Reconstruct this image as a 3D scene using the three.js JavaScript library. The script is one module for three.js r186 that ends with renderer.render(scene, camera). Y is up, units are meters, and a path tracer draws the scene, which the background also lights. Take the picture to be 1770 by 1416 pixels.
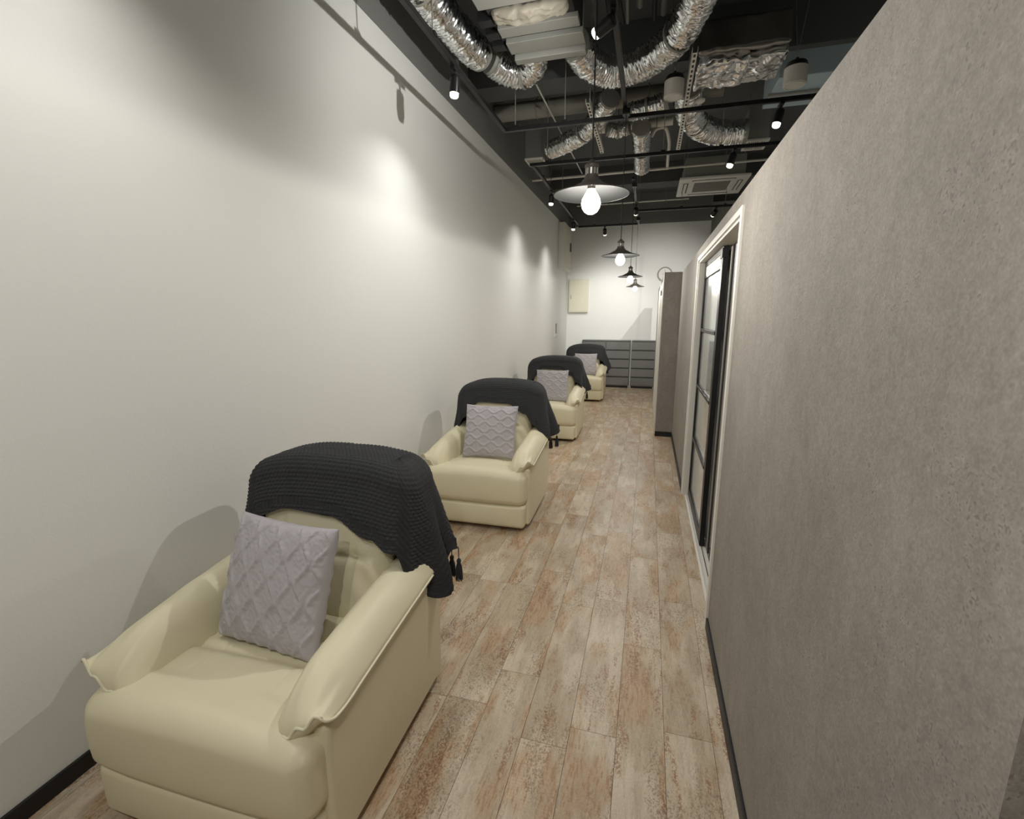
import * as THREE from 'three';
import { mergeGeometries, mergeVertices } from 'three/addons/utils/BufferGeometryUtils.js';
import { RoundedBoxGeometry } from 'three/addons/geometries/RoundedBoxGeometry.js';

// ---------------------------------------------------------------- camera, exposure
const scene = new THREE.Scene();
scene.background = new THREE.Color(0x000000);
const camera = new THREE.PerspectiveCamera(81.96, 1770 / 1416, 0.05, 60);
camera.position.set(0, 1.62, 0);
camera.rotation.order = 'YXZ';
camera.rotation.set(-11.175 * Math.PI / 180, 15.923 * Math.PI / 180, 0);
camera.updateMatrixWorld();
const renderer = new THREE.WebGLRenderer({ antialias: true });
renderer.toneMapping = THREE.LinearToneMapping;
renderer.toneMappingExposure = 1.33;
renderer.shadowMap.enabled = true;

// light levels (candela) and colours of the fittings the room has
const PENDANT = 1.6, PENDANT_COLOR = new THREE.Color(1.0, 0.965, 0.885);
const SPOT = 4.6, SPOT_COLOR = new THREE.Color(1.0, 0.98, 0.93);

// ---------------------------------------------------------------- helpers
const V = (x, y, z) => new THREE.Vector3(x, y, z);
const lerp = (a, b, t) => a + (b - a) * t;
const clamp = (x, a, b) => Math.min(b, Math.max(a, x));
const smooth = (a, b, x) => { const t = clamp((x - a) / (b - a), 0, 1); return t * t * (3 - 2 * t); };
function rng(seed) { let s = seed | 0; return () => { s = (s + 0x6d2b79f5) | 0; let t = Math.imul(s ^ (s >>> 15), 1 | s); t = (t + Math.imul(t ^ (t >>> 7), 61 | t)) ^ t; return ((t ^ (t >>> 14)) >>> 0) / 4294967296; }; }
const perm = new Float32Array(65536); { const r = rng(77); for (let i = 0; i < 65536; i++) perm[i] = r(); }
function vn(x, y) {
  const xi = Math.floor(x), yi = Math.floor(y); let fx = x - xi, fy = y - yi; fx = fx * fx * (3 - 2 * fx); fy = fy * fy * (3 - 2 * fy);
  const a = ((xi & 255) << 8), b = (((xi + 1) & 255) << 8), c = yi & 255, d = (yi + 1) & 255;
  const p = perm[a | c], q = perm[b | c], r = perm[a | d], s = perm[b | d];
  return p + (q - p) * fx + (r - p + (p - q - r + s) * fx) * fy;
}
function fbm(x, y, o = 4) { let v = 0, a = 0.5, n = 0; for (let i = 0; i < o; i++) { v += a * vn(x + i * 17.3, y + i * 9.1); n += a; x *= 2.03; y *= 2.03; a *= 0.5; } return v / n; }

const used = new Map();
function numbered(name) { const n = used.get(name) || 0; used.set(name, n + 1); return n ? name + '_' + String(n).padStart(3, '0') : name; }
function shadow(o) { o.castShadow = true; o.receiveShadow = true; return o; }
function part(name, geo, mat, parent) { const m = shadow(new THREE.Mesh(geo, mat)); m.name = name; parent.add(m); return m; }
function thing(name, label, category, pos = [0, 0, 0], turn = 0, group) {
  const g = new THREE.Group(); g.name = numbered(name); g.position.set(...pos); g.rotation.y = turn;
  g.userData = { label, category }; if (group) g.userData.group = group; scene.add(g); return g;
}
function single(name, label, category, geo, mat, group) {
  const m = shadow(new THREE.Mesh(geo, mat)); m.name = numbered(name); m.userData = { label, category }; if (group) m.userData.group = group; scene.add(m); return m;
}
function struct(name, geo, mat) { const m = shadow(new THREE.Mesh(geo, mat)); m.name = name; m.userData = { kind: 'structure' }; scene.add(m); return m; }
function metreUV(g) {           // uv in metres by the way each face points
  const p = g.attributes.position, n = g.attributes.normal, uv = new Float32Array(p.count * 2);
  for (let i = 0; i < p.count; i++) {
    const ax = Math.abs(n.getX(i)), ay = Math.abs(n.getY(i)), az = Math.abs(n.getZ(i));
    let u, v; if (ax >= ay && ax >= az) { u = p.getZ(i); v = p.getY(i); } else if (ay >= az) { u = p.getX(i); v = p.getZ(i); } else { u = p.getX(i); v = p.getY(i); }
    uv[2 * i] = u; uv[2 * i + 1] = v;
  }
  g.setAttribute('uv', new THREE.BufferAttribute(uv, 2)); return g;
}
function box(x0, x1, y0, y1, z0, z1) { const g = new THREE.BoxGeometry(x1 - x0, y1 - y0, z1 - z0); g.translate((x0 + x1) / 2, (y0 + y1) / 2, (z0 + z1) / 2); return metreUV(g); }
function rbox(x0, x1, y0, y1, z0, z1, r = 0.004, s = 2) { const g = new RoundedBoxGeometry(x1 - x0, y1 - y0, z1 - z0, s, r); g.translate((x0 + x1) / 2, (y0 + y1) / 2, (z0 + z1) / 2); return metreUV(g); }
function cyl(r0, r1, h, x, y, z, seg = 24) { const g = new THREE.CylinderGeometry(r0, r1, h, seg); g.translate(x, y, z); return g; }
function rod(a, b, r, seg = 8) { // straight round bar between two points
  const d = V(...b).sub(V(...a)), g = new THREE.CylinderGeometry(r, r, d.length(), seg);
  g.applyQuaternion(new THREE.Quaternion().setFromUnitVectors(V(0, 1, 0), d.clone().normalize())); g.translate((a[0] + b[0]) / 2, (a[1] + b[1]) / 2, (a[2] + b[2]) / 2); return g;
}
function tube(pts, r, n = 40, seg = 8) { return new THREE.TubeGeometry(new THREE.CatmullRomCurve3(pts.map((p) => V(...p))), n, r, seg, false); }
const merge = (list) => mergeGeometries(list.map((g) => { const q = g.index ? g.toNonIndexed() : g; for (const k of Object.keys(q.attributes)) if (!['position', 'normal', 'uv'].includes(k)) q.deleteAttribute(k); return q; }));

// soft padded box: rounded, smooth, then shaped by fn(p, unit) ; all normals shared
function softBox(w, h, d, r, n, fn) {
  const half = [w / 2, h / 2, d / 2], K = 4;
  const list = (hf, m) => { const a = []; for (let i = 0; i <= K; i++) a.push(-hf + r - r * Math.tan((1 - i / K) * Math.PI / 4)); for (let i = 1; i < m; i++) a.push(lerp(-hf + r, hf - r, i / m)); for (let i = 0; i <= K; i++) a.push(hf - r + r * Math.tan((i / K) * Math.PI / 4)); return a; };
  const L = [0, 1, 2].map((k) => list(half[k], n[k])), N = L.map((a) => a.length - 1);
  let g = new THREE.BoxGeometry(1, 1, 1, N[0], N[1], N[2]); g.deleteAttribute('uv'); g.deleteAttribute('normal');
  const p = g.attributes.position, v = V(0, 0, 0), q = V(0, 0, 0);
  for (let i = 0; i < p.count; i++) {
    v.set(L[0][Math.round((p.getX(i) + 0.5) * N[0])], L[1][Math.round((p.getY(i) + 0.5) * N[1])], L[2][Math.round((p.getZ(i) + 0.5) * N[2])]);
    q.set(clamp(v.x, -half[0] + r, half[0] - r), clamp(v.y, -half[1] + r, half[1] - r), clamp(v.z, -half[2] + r, half[2] - r));
    v.sub(q); if (v.lengthSq() > 1e-12) v.setLength(r); v.add(q);
    p.setXYZ(i, v.x, v.y, v.z);
  }
  g = mergeVertices(g, 1e-6);
  const P = g.attributes.position;
  if (fn) for (let i = 0; i < P.count; i++) { v.fromBufferAttribute(P, i); fn(v, v.x / half[0], v.y / half[1], v.z / half[2]); P.setXYZ(i, v.x, v.y, v.z); }
  g.computeVertexNormals();
  return g;
}
function texture(w, h, fn, srgb = true) {
  const data = new Uint8Array(w * h * 4), c = [0, 0, 0];
  for (let y = 0; y < h; y++) for (let x = 0; x < w; x++) { fn(x, y, c); const i = (y * w + x) * 4; data[i] = clamp(c[0], 0, 255); data[i + 1] = clamp(c[1], 0, 255); data[i + 2] = clamp(c[2], 0, 255); data[i + 3] = 255; }
  const t = new THREE.DataTexture(data, w, h); t.wrapS = t.wrapT = THREE.RepeatWrapping; t.magFilter = THREE.LinearFilter; t.minFilter = THREE.LinearMipmapLinearFilter; t.generateMipmaps = true; if (srgb) t.colorSpace = THREE.SRGBColorSpace; t.needsUpdate = true; return t;
}
// noise that repeats after `per` cells, for textures that tile
function tn(x, y, px, py = px) { const w = (k, p) => ((k % p) + p) % p; const xi = Math.floor(x), yi = Math.floor(y); let fx = x - xi, fy = y - yi; fx = fx * fx * (3 - 2 * fx); fy = fy * fy * (3 - 2 * fy);
  const h = (a, b) => perm[((Math.imul(w(a, px) + 13, 0x9E37) ^ Math.imul(w(b, py) + 7, 0x85EB) ^ (px * 31)) >>> 0) % 65521]; const p = h(xi, yi), q = h(xi + 1, yi), r = h(xi, yi + 1), s = h(xi + 1, yi + 1); return p + (q - p) * fx + (r - p + (p - q - r + s) * fx) * fy; }
// sampled so that n cells fit the whole picture of size W
const tc = (x, y, W, nx, ny = nx) => tn(x / W * nx, y / W * ny, nx, ny);

// ---------------------------------------------------------------- materials
const std = (o) => new THREE.MeshStandardMaterial(o);
const M = {};
{
  // white emulsioned wallpaper: fine stipple
  const t = texture(512, 512, (x, y, c) => { const n = tc(x, y, 512, 256) * 0.5 + tc(x, y, 512, 96, 64) * 0.3 + tc(x, y, 512, 32, 16) * 0.2; c[0] = c[1] = c[2] = n * 255; }, false); t.repeat.set(1.2, 1.2);
  M.white = std({ color: new THREE.Color(0.78, 0.785, 0.755), roughness: 0.88, bumpMap: t, bumpScale: 0.0006 });
  M.dark = std({ color: new THREE.Color(0.20, 0.20, 0.19), roughness: 0.9, bumpMap: t, bumpScale: 0.001 });
  M.ceiling = std({ color: new THREE.Color(0.105, 0.110, 0.113), roughness: 0.92 });
  // grey plaster-look sheet on the partitions: pitted, streaked upwards
  const W = 1024, grey = (x, y) => {
    const big = tc(x, y, W, 3, 3) * 0.35 + tc(x, y, W, 9, 7) * 0.35 + tc(x, y, W, 28, 18) * 0.3, mid = tc(x, y, W, 90, 70), fine = tc(x, y, W, 250, 230), grain = tc(x, y, W, 480, 470);
    const pit = smooth(0.60, 0.80, fine * 0.55 + tc(x, y, W, 400, 380) * 0.45) * smooth(0.25, 0.80, tc(x, y, W, 13, 10) * 0.6 + mid * 0.4); return [big, mid, fine, grain, pit];
  };
  const col = texture(W, W, (x, y, c) => { const [b, m, f, g, p] = grey(x, y); const k = 144 + (b - 0.5) * 22 + (m - 0.5) * 12 + (f - 0.5) * 14 + (g - 0.5) * 15 - p * 27; c[0] = k * 1.0 + 1; c[1] = k * 0.965; c[2] = k * 0.92; });
  const bmp = texture(W, W, (x, y, c) => { const [b, m, f, g, p] = grey(x, y); c[0] = c[1] = c[2] = 128 + (f - 0.5) * 60 + (m - 0.5) * 40 - p * 90; }, false);
  for (const q of [col, bmp]) q.repeat.set(0.85, 0.85);
  M.grey = std({ map: col, bumpMap: bmp, bumpScale: 0.0016, roughness: 0.82 });
  // worn whitewashed oak print of the floor planks, 1.8 m across, 3.6 m along
  const fw = 1024, fh = 2048, S = 1.8 / fw;
  const fcol = texture(fw, fh, (px, py, c) => {
    const x = px * S, z = py * S;
    const wob = fbm(x * 6, z * 2, 2) * 0.5;
    const patch = fbm(x * 9 + wob, z * 3.2 + 40, 3), patch2 = fbm(x * 12 + 31, z * 4.2 + 7, 3);
    const streak = fbm(x * 60, z * 9 + 3, 3), streak2 = fbm(x * 210, z * 34, 2), speck = fbm(x * 260, z * 190 + 11, 2), fleck = vn(x * 330, z * 240);
    let r = 192, g = 176, b = 154;
    const lime = (smooth(0.40, 0.70, patch2) - 0.35) * 1.1 + (streak - 0.5) * 1.3 + (streak2 - 0.5) * 0.5; r += lime * 17; g += lime * 19; b += lime * 21;
    const tan = smooth(0.50, 0.68, patch) * (0.50 + 0.9 * (streak2 - 0.45)) * (0.88 + 0.12 * Math.sin(z * 540 + 3 * vn(x * 40, z * 9))); r = lerp(r, 178, tan); g = lerp(g, 138, tan); b = lerp(b, 100, tan);
    const red = smooth(0.54, 0.68, fbm(x * 13 + 90, z * 4.4 + 66, 3)) * smooth(0.40, 0.60, streak) * smooth(0.35, 0.6, speck) * 0.7; r = lerp(r, 148, red); g = lerp(g, 110, red); b = lerp(b, 82, red);
    const dk = smooth(0.52, 0.74, speck) * smooth(0.42, 0.62, fbm(x * 11 + 5, z * 4.5 + 99, 3)) * 0.50; r = lerp(r, 118, dk); g = lerp(g, 100, dk); b = lerp(b, 80, dk);
    const ln = smooth(0.60, 0.7, streak2) * 0.25; r -= ln * 55; g -= ln * 56; b -= ln * 55;
    const k = (fleck - 0.5) * 16; c[0] = r + k; c[1] = g + k; c[2] = b + k;
  });
  M.plank = [0.97, 1.0, 1.03].map((k) => std({ map: fcol, color: new THREE.Color(0.97 * k, 0.97 * k, 0.97 * k), roughness: 0.40 }));
  M.joint = std({ color: new THREE.Color(0.09, 0.065, 0.045), roughness: 0.9 });
  M.floorPlain = std({ color: new THREE.Color(0.50, 0.45, 0.38), roughness: 0.6 });
}
M.black = std({ color: new THREE.Color(0.008, 0.008, 0.009), roughness: 0.5 });
M.blackMetal = std({ color: new THREE.Color(0.012, 0.012, 0.013), roughness: 0.38, metalness: 0.3 });
M.trim = std({ color: new THREE.Color(0.72, 0.70, 0.65), roughness: 0.45 });
M.leather = new THREE.MeshPhysicalMaterial({ color: new THREE.Color(0.75, 0.69, 0.495), roughness: 0.48, clearcoat: 0.12, clearcoatRoughness: 0.45 });
M.piping = std({ color: new THREE.Color(0.78, 0.73, 0.56), roughness: 0.5 });
M.baseFabric = std({ color: new THREE.Color(0.02, 0.018, 0.016), roughness: 0.95 });
M.knit = new THREE.MeshPhysicalMaterial({ color: new THREE.Color(0.030, 0.031, 0.033), roughness: 0.95, sheen: 0.4, sheenRoughness: 0.6, sheenColor: new THREE.Color(0.25, 0.26, 0.28) });
M.plush = new THREE.MeshPhysicalMaterial({ color: new THREE.Color(0.44, 0.415, 0.44), roughness: 0.95, sheen: 0.5, sheenRoughness: 0.5, sheenColor: new THREE.Color(0.55, 0.52, 0.58) });
M.foil = std({ color: new THREE.Color(0.90, 0.91, 0.92), roughness: 0.17, metalness: 1 });
M.foilDark = std({ color: new THREE.Color(0.30, 0.29, 0.28), roughness: 0.3, metalness: 1 });
M.galv = std({ color: new THREE.Color(0.34, 0.34, 0.31), roughness: 0.55, metalness: 0.35 });
M.galvPipe = std({ color: new THREE.Color(0.30, 0.29, 0.26), roughness: 0.6, metalness: 0.2 });
M.steel = std({ color: new THREE.Color(0.55, 0.54, 0.52), roughness: 0.35, metalness: 0.8 });
M.strut = std({ color: new THREE.Color(0.76, 0.74, 0.68), roughness: 0.5, metalness: 0.2 });
M.paleBlue = std({ color: new THREE.Color(0.42, 0.53, 0.59), roughness: 0.6 });
M.insul = std({ color: new THREE.Color(0.34, 0.31, 0.25), roughness: 0.8 });
M.offWhite = std({ color: new THREE.Color(0.72, 0.71, 0.66), roughness: 0.5 });
M.beige = std({ color: new THREE.Color(0.70, 0.67, 0.54), roughness: 0.5 });
M.greyMetal = std({ color: new THREE.Color(0.185, 0.185, 0.18), roughness: 0.42, metalness: 0.25 });
M.slot = std({ color: new THREE.Color(0.03, 0.03, 0.03), roughness: 0.8 });
M.bronze = std({ color: new THREE.Color(0.13, 0.115, 0.10), roughness: 0.5, metalness: 0.4 });
M.shadeIn = new THREE.MeshPhysicalMaterial({ color: new THREE.Color(0.006, 0.006, 0.006), roughness: 0.8, specularIntensity: 0.2 });
M.taupe = std({ color: new THREE.Color(0.24, 0.21, 0.19), roughness: 0.5 });
M.frost = new THREE.MeshPhysicalMaterial({ color: new THREE.Color(0.62, 0.65, 0.64), roughness: 0.22, transmission: 0.35, thickness: 0, clearcoat: 1, clearcoatRoughness: 0.03 });
M.bulb = std({ color: 0xffffff, roughness: 0.3, emissive: new THREE.Color(1.0, 0.94, 0.82), emissiveIntensity: 5 });
M.lens = std({ color: 0xffffff, roughness: 0.3, emissive: new THREE.Color(1.0, 0.93, 0.74), emissiveIntensity: 2.2 });

// ---------------------------------------------------------------- the room
const XL = -1.885, XR = 0.383, ZB = -11.35, ZN = 2.4, PAINT = 3.56, CEIL = 4.25, PTOP = 2.18, XO = 3.0, ZS = -6.62, XS = 0.163;
struct('floor', box(XL - 0.2, XO + 0.2, -0.2, -0.0035, -12.8, ZN + 0.2), M.joint);
{
  const floor = scene.getObjectByName('floor'), r = rng(5), W = 0.18, Ln = 0.92;
  const x0 = -0.036 - 0.18 * 11;
  for (let i = 0; i < 14; i++) {
    let z = 1.0 + r() * 0.9;
    const a = Math.max(x0 + i * W, XL), b = Math.min(x0 + (i + 1) * W, XR + 0.14);
    if (b - a < 0.02) continue;
    while (z > ZB) {
      const z1 = Math.max(z - Ln, ZB), g = new THREE.BoxGeometry(b - a - 0.0016, 0.004, z - z1 - 0.0016); g.translate((a + b) / 2, -0.002, (z + z1) / 2);
      const ou = r() * 1.55, ov = r() * 2.6, p = g.attributes.position, uv = g.attributes.uv;
      for (let k = 0; k < p.count; k++) uv.setXY(k, (p.getX(k) - a + ou) / 1.8, (p.getZ(k) - z1 + ov) / 3.6);
      part('plank', g, M.plank[Math.floor(r() * 3)], floor); z = z1;
    }
  }
  const rest = part('plain_floor', merge([box(XR + 0.15, XO, -0.0036, -0.0005, -12.6, ZN), box(XL, XR + 0.15, -0.0036, -0.0005, 1.92, ZN)]), M.floorPlain, floor);
}
struct('wall_left', box(XL - 0.2, XL, 0, PAINT, -12.8, ZN), M.white);
struct('wall_left_upper', box(XL - 0.2, XL + 0.004, PAINT, CEIL, -12.8, ZN), M.dark);
struct('baseboard_left', rbox(XL, XL + 0.012, 0, 0.068, ZB, ZN, 0.003), M.black);
struct('wall_back', box(XL, 1.17, 0, PAINT + 0.06, ZB - 0.15, ZB), M.white);
struct('wall_back_upper', box(XL, 1.17, PAINT + 0.06, CEIL, ZB - 0.15, ZB + 0.004), M.dark);
struct('wall_back_recess', box(1.17, XO, 0, CEIL, -12.75, -12.6), M.white);
struct('wall_right', box(XO, XO + 0.2, 0, CEIL, -12.8, ZN), M.white);
struct('wall_rear', box(XL - 0.2, XO + 0.2, 0, CEIL, ZN, ZN + 0.2), M.white);
struct('ceiling', box(XL - 0.2, XO + 0.2, CEIL, CEIL + 0.2, -12.8, ZN + 0.2), M.ceiling);
struct('trim_1', box(XL, XO, 3.86, CEIL, -5.3, -4.98), M.ceiling);      // cross beam under the slab
struct('trim_2', box(XL, XO, 3.92, CEIL, -9.6, -9.2), M.ceiling);

// grey partition with the sliding door
const DN = -2.46, DF = -4.41, DT = 2.075, TH = 0.14;
struct('wall_partition_near', box(XR, XR + TH, 0, PTOP, DN, -0.53), M.grey);
struct('wall_partition_over_door', box(XR, XR + TH, DT, PTOP, DF, DN), M.grey);
struct('wall_partition_far', box(XR, XR + TH, 0, PTOP, ZS, DF), M.grey);
struct('wall_partition_return', box(XS, XR + TH, 0, PTOP, ZS - 0.12, ZS), M.grey);
struct('wall_partition_end', box(XS, XS + 0.12, 0, PTOP, -10.6, ZS - 0.12), M.grey);
// alcove beside the partition: side wall and lid in the same grey sheet
struct('wall_partition_recess', box(XR + 0.75, XR + 0.89, 0, PTOP, -0.53, ZN), M.grey);
struct('wall_partition_recess_lid', box(XR, XR + 0.89, PTOP - 0.14, PTOP, -0.53, ZN), M.grey);
struct('wall_partition_recess_side', box(XR + TH, XR + 0.75, 0, PTOP - 0.14, -0.67, -0.53), M.grey);
struct('baseboard_right', merge([rbox(XR - 0.011, XR, 0, 0.062, DN + 0.04, -0.53, 0.003), rbox(XR - 0.011, XR, 0, 0.062, ZS, DF - 0.04, 0.003)]), M.black);
struct('baseboard_return', merge([rbox(XS - 0.004, XR - 0.011, 0, 0.068, ZS, ZS + 0.012, 0.003)]), M.black);
{
  const d = new THREE.Group(); d.name = 'door_1'; d.userData = { kind: 'structure' }; scene.add(d);
  const C = 0.024, P = XR - 0.012;
  part('casing', rbox(P, XR + 0.01, 0, DT + C + 0.008, DN, DN + C + 0.012, 0.003), M.trim, d);
  part('casing', rbox(P, XR + 0.01, 0, DT + C + 0.008, DF - C - 0.012, DF, 0.003), M.trim, d);
  part('casing', rbox(P, XR + 0.01, DT, DT + C + 0.008, DF, DN, 0.003), M.trim, d);
  part('jamb', rbox(XR, XR + TH, 0, DT, DN - 0.016, DN, 0.002), M.trim, d);
  part('jamb', rbox(XR, XR + TH, 0, DT, DF, DF + 0.016, 0.002), M.trim, d);
  part('jamb', rbox(XR, XR + TH, DT - 0.016, DT, DF, DN, 0.002), M.trim, d);
  const tb = part('sill_track', rbox(XR + 0.018, XR + TH, 0, 0.006, DF + 0.016, DN - 0.016, 0.002), M.trim, d);
  part('rail', rbox(XR + 0.030, XR + 0.034, 0.006, 0.014, DF + 0.016, DN - 0.016, 0.0015), M.trim, d);
  part('rail', rbox(XR + 0.060, XR + 0.064, 0.006, 0.014, DF + 0.016, DN - 0.016, 0.0015), M.slot, d);
  part('rail', rbox(XR + 0.088, XR + 0.094, 0.006, 0.014, DF + 0.016, DN - 0.016, 0.0015), M.steel, d);
  // glazed leaf over the far half
  const x0 = XR + 0.046, x1 = XR + 0.080, za = DF + 0.017, zb = -3.36;
  const leaf = part('sliding_leaf', merge([rbox(x0, x1, 0.015, 2.03, za, za + 0.05, 0.003), rbox(x0, x1, 0.015, 2.03, zb - 0.085, zb, 0.003), rbox(x0, x1, 0.015, 0.085, za + 0.05, zb - 0.085, 0.003), rbox(x0, x1, 1.925, 1.945, za + 0.05, zb - 0.085, 0.003), rbox(x0, x1, 2.018, 2.056, za, zb, 0.003)]), M.blackMetal, d);
  for (const y of [0.555, 1.022, 1.495]) part('glazing_bar', rbox(x0 - 0.004, x1, y, y + 0.026, za + 0.05, zb - 0.085, 0.003), M.blackMetal, leaf);
  for (const [a, b] of [[0.085, 0.555], [0.581, 1.022], [1.048, 1.495], [1.521, 1.925]]) part('pane', box(x0 + 0.013, x0 + 0.018, a, b, za + 0.05, zb - 0.085), M.frost, leaf);
  part('top_panel', box(x0 + 0.006, x1 - 0.006, 1.945, 2.018, za + 0.05, zb - 0.085), M.trim, leaf);
  part('roller_cover', rbox(x0 - 0.006, x1, 1.985, 2.045, zb - 0.085, zb + 0.004, 0.003), M.blackMetal, leaf);
  // plain leaf parked behind it
  const leaf2 = part('sliding_leaf', rbox(XR + 0.098, XR + 0.124, 0.015, 2.05, -3.5, DN - 0.017, 0.003), M.taupe, d);
  part('edge_strip', rbox(XR + 0.088, XR + 0.098, 0.015, 2.05, -3.335, -3.322, 0.002), M.steel, leaf2);
  part('edge_strip', rbox(XR + 0.088, XR + 0.098, 0.015, 2.05, -3.26, -3.252, 0.002), M.slot, leaf2);
  part('edge_strip', rbox(XR + 0.090, XR + 0.098, 0.015, 2.05, DN - 0.32, DN - 0.312, 0.002), M.slot, leaf2);
  part('kick_plate', rbox(XR + 0.092, XR + 0.098, 0.015, 0.09, -3.2, DN - 0.018, 0.002), M.blackMetal, leaf2);
  const e = new THREE.Group(); e.name = 'door_2'; e.userData = { kind: 'structure' }; scene.add(e);
  part('casing', rbox(XS - 0.014, XS, 0, 2.06, -6.78, -6.72, 0.003), M.trim, e);
  part('casing', rbox(XS - 0.014, XS, 0, 2.06, -9.0, -8.94, 0.003), M.trim, e);
  part('casing', rbox(XS - 0.014, XS, 2.0, 2.06, -8.94, -6.78, 0.003), M.trim, e);
  part('leaf', rbox(XS - 0.004, XS, 0.01, 2.0, -8.94, -6.78, 0.001), M.offWhite, e);
  part('door_closer', rbox(XS - 0.03, XS - 0.014, 1.90, 1.96, -7.05, -6.8, 0.004), M.blackMetal, e);
}

// ---------------------------------------------------------------- recliners
function buildRecliner(label, pos, turn, group) {
  const t = thing('recliner', label, 'armchair', pos, turn, group);
  const G = buildRecliner.geo || (buildRecliner.geo = reclinerGeometry());
  part('base', G.base, M.baseFabric, t);
  for (const s of [-1, 1]) for (const z of [-0.32, 0.3]) part('foot', cyl(0.022, 0.018, 0.03, s * 0.33, 0.015, z, 12), M.black, t);
  for (const s of [0, 1]) part('side_panel', G.side[s], M.leather, t);
  part('seat', G.seat, M.leather, t);
  part('footrest', G.foot, M.leather, t);
  for (const s of [0, 1]) { const a = part('armrest', G.arm[s], M.leather, t); part('piping', G.armPipe[s], M.piping, a); }
  const back = part('backrest', G.back, M.leather, t);
  part('back_panel', G.rear, M.leather, t);
  return t;
}
const armSlope = (z) => -0.10 * z - 0.30 * Math.pow(Math.max(0, z - 0.20), 2);
function reclinerGeometry() {
  const G = {};
  G.base = rbox(-0.36, 0.36, 0.03, 0.30, -0.40, 0.36, 0.01);
  G.side = [-1, 1].map((s) => { const g = softBox(0.085, 0.50, 0.79, 0.02, [4, 10, 24], (p, u, v, w) => {
    p.y += 0.5 * (v + 1) * armSlope(p.z - 0.02); const o = s * u > 0.2 ? 1 : 0; p.x += s * o * 0.010 * (1 - v * v) * (1 - w * w * w * w);
  }); g.translate(s * 0.383, 0.29, -0.02); return g; });
  // T-shaped seat: wide lip in front of the arms, narrow between them, one skin
  G.seat = softBox(0.825, 0.26, 0.66, 0.060, [60, 8, 44], (p, u, v, w) => {
    const z = p.z; const k = smooth(0.165, 0.205, z); p.x *= lerp(0.72, 1, k);
    const top = smooth(-0.2, 0.6, v);
    p.y += top * (0.030 * (1 - u * u) * smooth(-0.2, 0.15, z) - 0.020 * Math.exp(-Math.pow((z - 0.035 + 0.02 * u * u) / 0.022, 2)) - 0.016 * (1 - k) * smooth(0.03, -0.05, z));
    p.y += top * (-0.0025) * Math.exp(-Math.pow((p.x - 0.02) / 0.004, 2)) * k;
    for (const xs of [-0.15, 0.17]) p.y += top * (-0.004) * Math.exp(-Math.pow((p.x - xs) / 0.005, 2)) * (1 - k);
    const fr = smooth(0.5, 1, w); p.z += fr * (0.020 * (1 - v * v) * (1 - 0.3 * u * u) - 0.012 * u * u * u * u - 0.004 * Math.exp(-Math.pow((Math.abs(p.x) - 0.382) / 0.005, 2)));
    const edge = smooth(0.86, 1, Math.abs(u)) * fr; p.z += edge * 0.004 * Math.sin(p.y * 150) * (1 - v * v);
    p.y += 0.0025 * (vn(p.x * 16 + 9, p.z * 16) - 0.5) * top;
  }); G.seat.translate(0, 0.338, 0.135);
  G.foot = softBox(0.81, 0.185, 0.14, 0.03, [30, 8, 4], (p, u, v, w) => { if (w > 0) p.z += 0.016 * (1 - v * v) * (1 - u * u * u * u); p.x *= 1 - 0.008 * (1 - v); });
  G.foot.translate(0, 0.123, 0.375);
  // arm pad: lofted section, sharp piped outer edge, rounded cheek on the seat side, gathered lip in front
  const secPts = [[0.262, 0.40], [0.258, 0.47], [0.264, 0.54], [0.284, 0.603], [0.322, 0.640], [0.366, 0.638], [0.408, 0.610], [0.440, 0.570], [0.4475, 0.549], [0.430, 0.538], [0.395, 0.520], [0.365, 0.44], [0.31, 0.40]];
  const sec = new THREE.CatmullRomCurve3(secPts.map(([x, y]) => V(x, y, 0)), true, 'catmullrom', 0.5).getSpacedPoints(64).slice(0, 64);
  const armPoint = (q, z, s) => { // section point carried to station z
    const t = clamp((z - 0.255) / 0.15, 0, 1), g = 1 - Math.sqrt(Math.max(0, 1 - t * t)), fr = (q.x - 0.258) / 0.19;
    const lip = 0.432 + 0.135 * fr + 0.009 * Math.sin(q.x * 105 + 1) * t;
    let x = q.x, y = q.y + armSlope(z) * clamp((q.y - 0.40) / 0.12, 0, 1), zz = z;
    y = lerp(y, lip + (q.y - 0.52) * 0.05, g); x = lerp(x, 0.348 + (x - 0.348) * 0.93, g * g);
    const top = smooth(0.53, 0.60, q.y); y += top * t * (1 - t * 0.6) * 0.0085 * Math.sin(q.x * 150 + Math.sin(q.x * 60)); zz += 0.014 * t * t * Math.sin(Math.PI * clamp(fr, 0, 1)) ;
    y += 0.008 * Math.sin((z + 0.3) * 5) * top + 0.004 * (vn(z * 13 + s * 30, q.x * 18) - 0.5) * top;
    return [s * x, y, zz];
  };
  const stations = []; for (let i = 0; i <= 26; i++) stations.push(lerp(-0.34, 0.25, i / 26)); for (let i = 1; i <= 20; i++) stations.push(0.255 + 0.15 * Math.sin(i / 20 * Math.PI / 2));
  G.arm = [-1, 1].map((s) => {
    const pos = [], idx = [], m = sec.length; for (const z of stations) for (const q of sec) pos.push(...armPoint(q, z, s));
    for (let i = 0; i < stations.length - 1; i++) for (let j = 0; j < m; j++) { const a = i * m + j, b = i * m + (j + 1) % m, c = a + m, d = b + m; s > 0 ? idx.push(a, b, c, b, d, c) : idx.push(a, c, b, b, c, d); }
    const g = new THREE.BufferGeometry(); g.setAttribute('position', new THREE.Float32BufferAttribute(pos, 3)); g.setIndex(idx); g.computeVertexNormals(); return g;
  });
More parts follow.
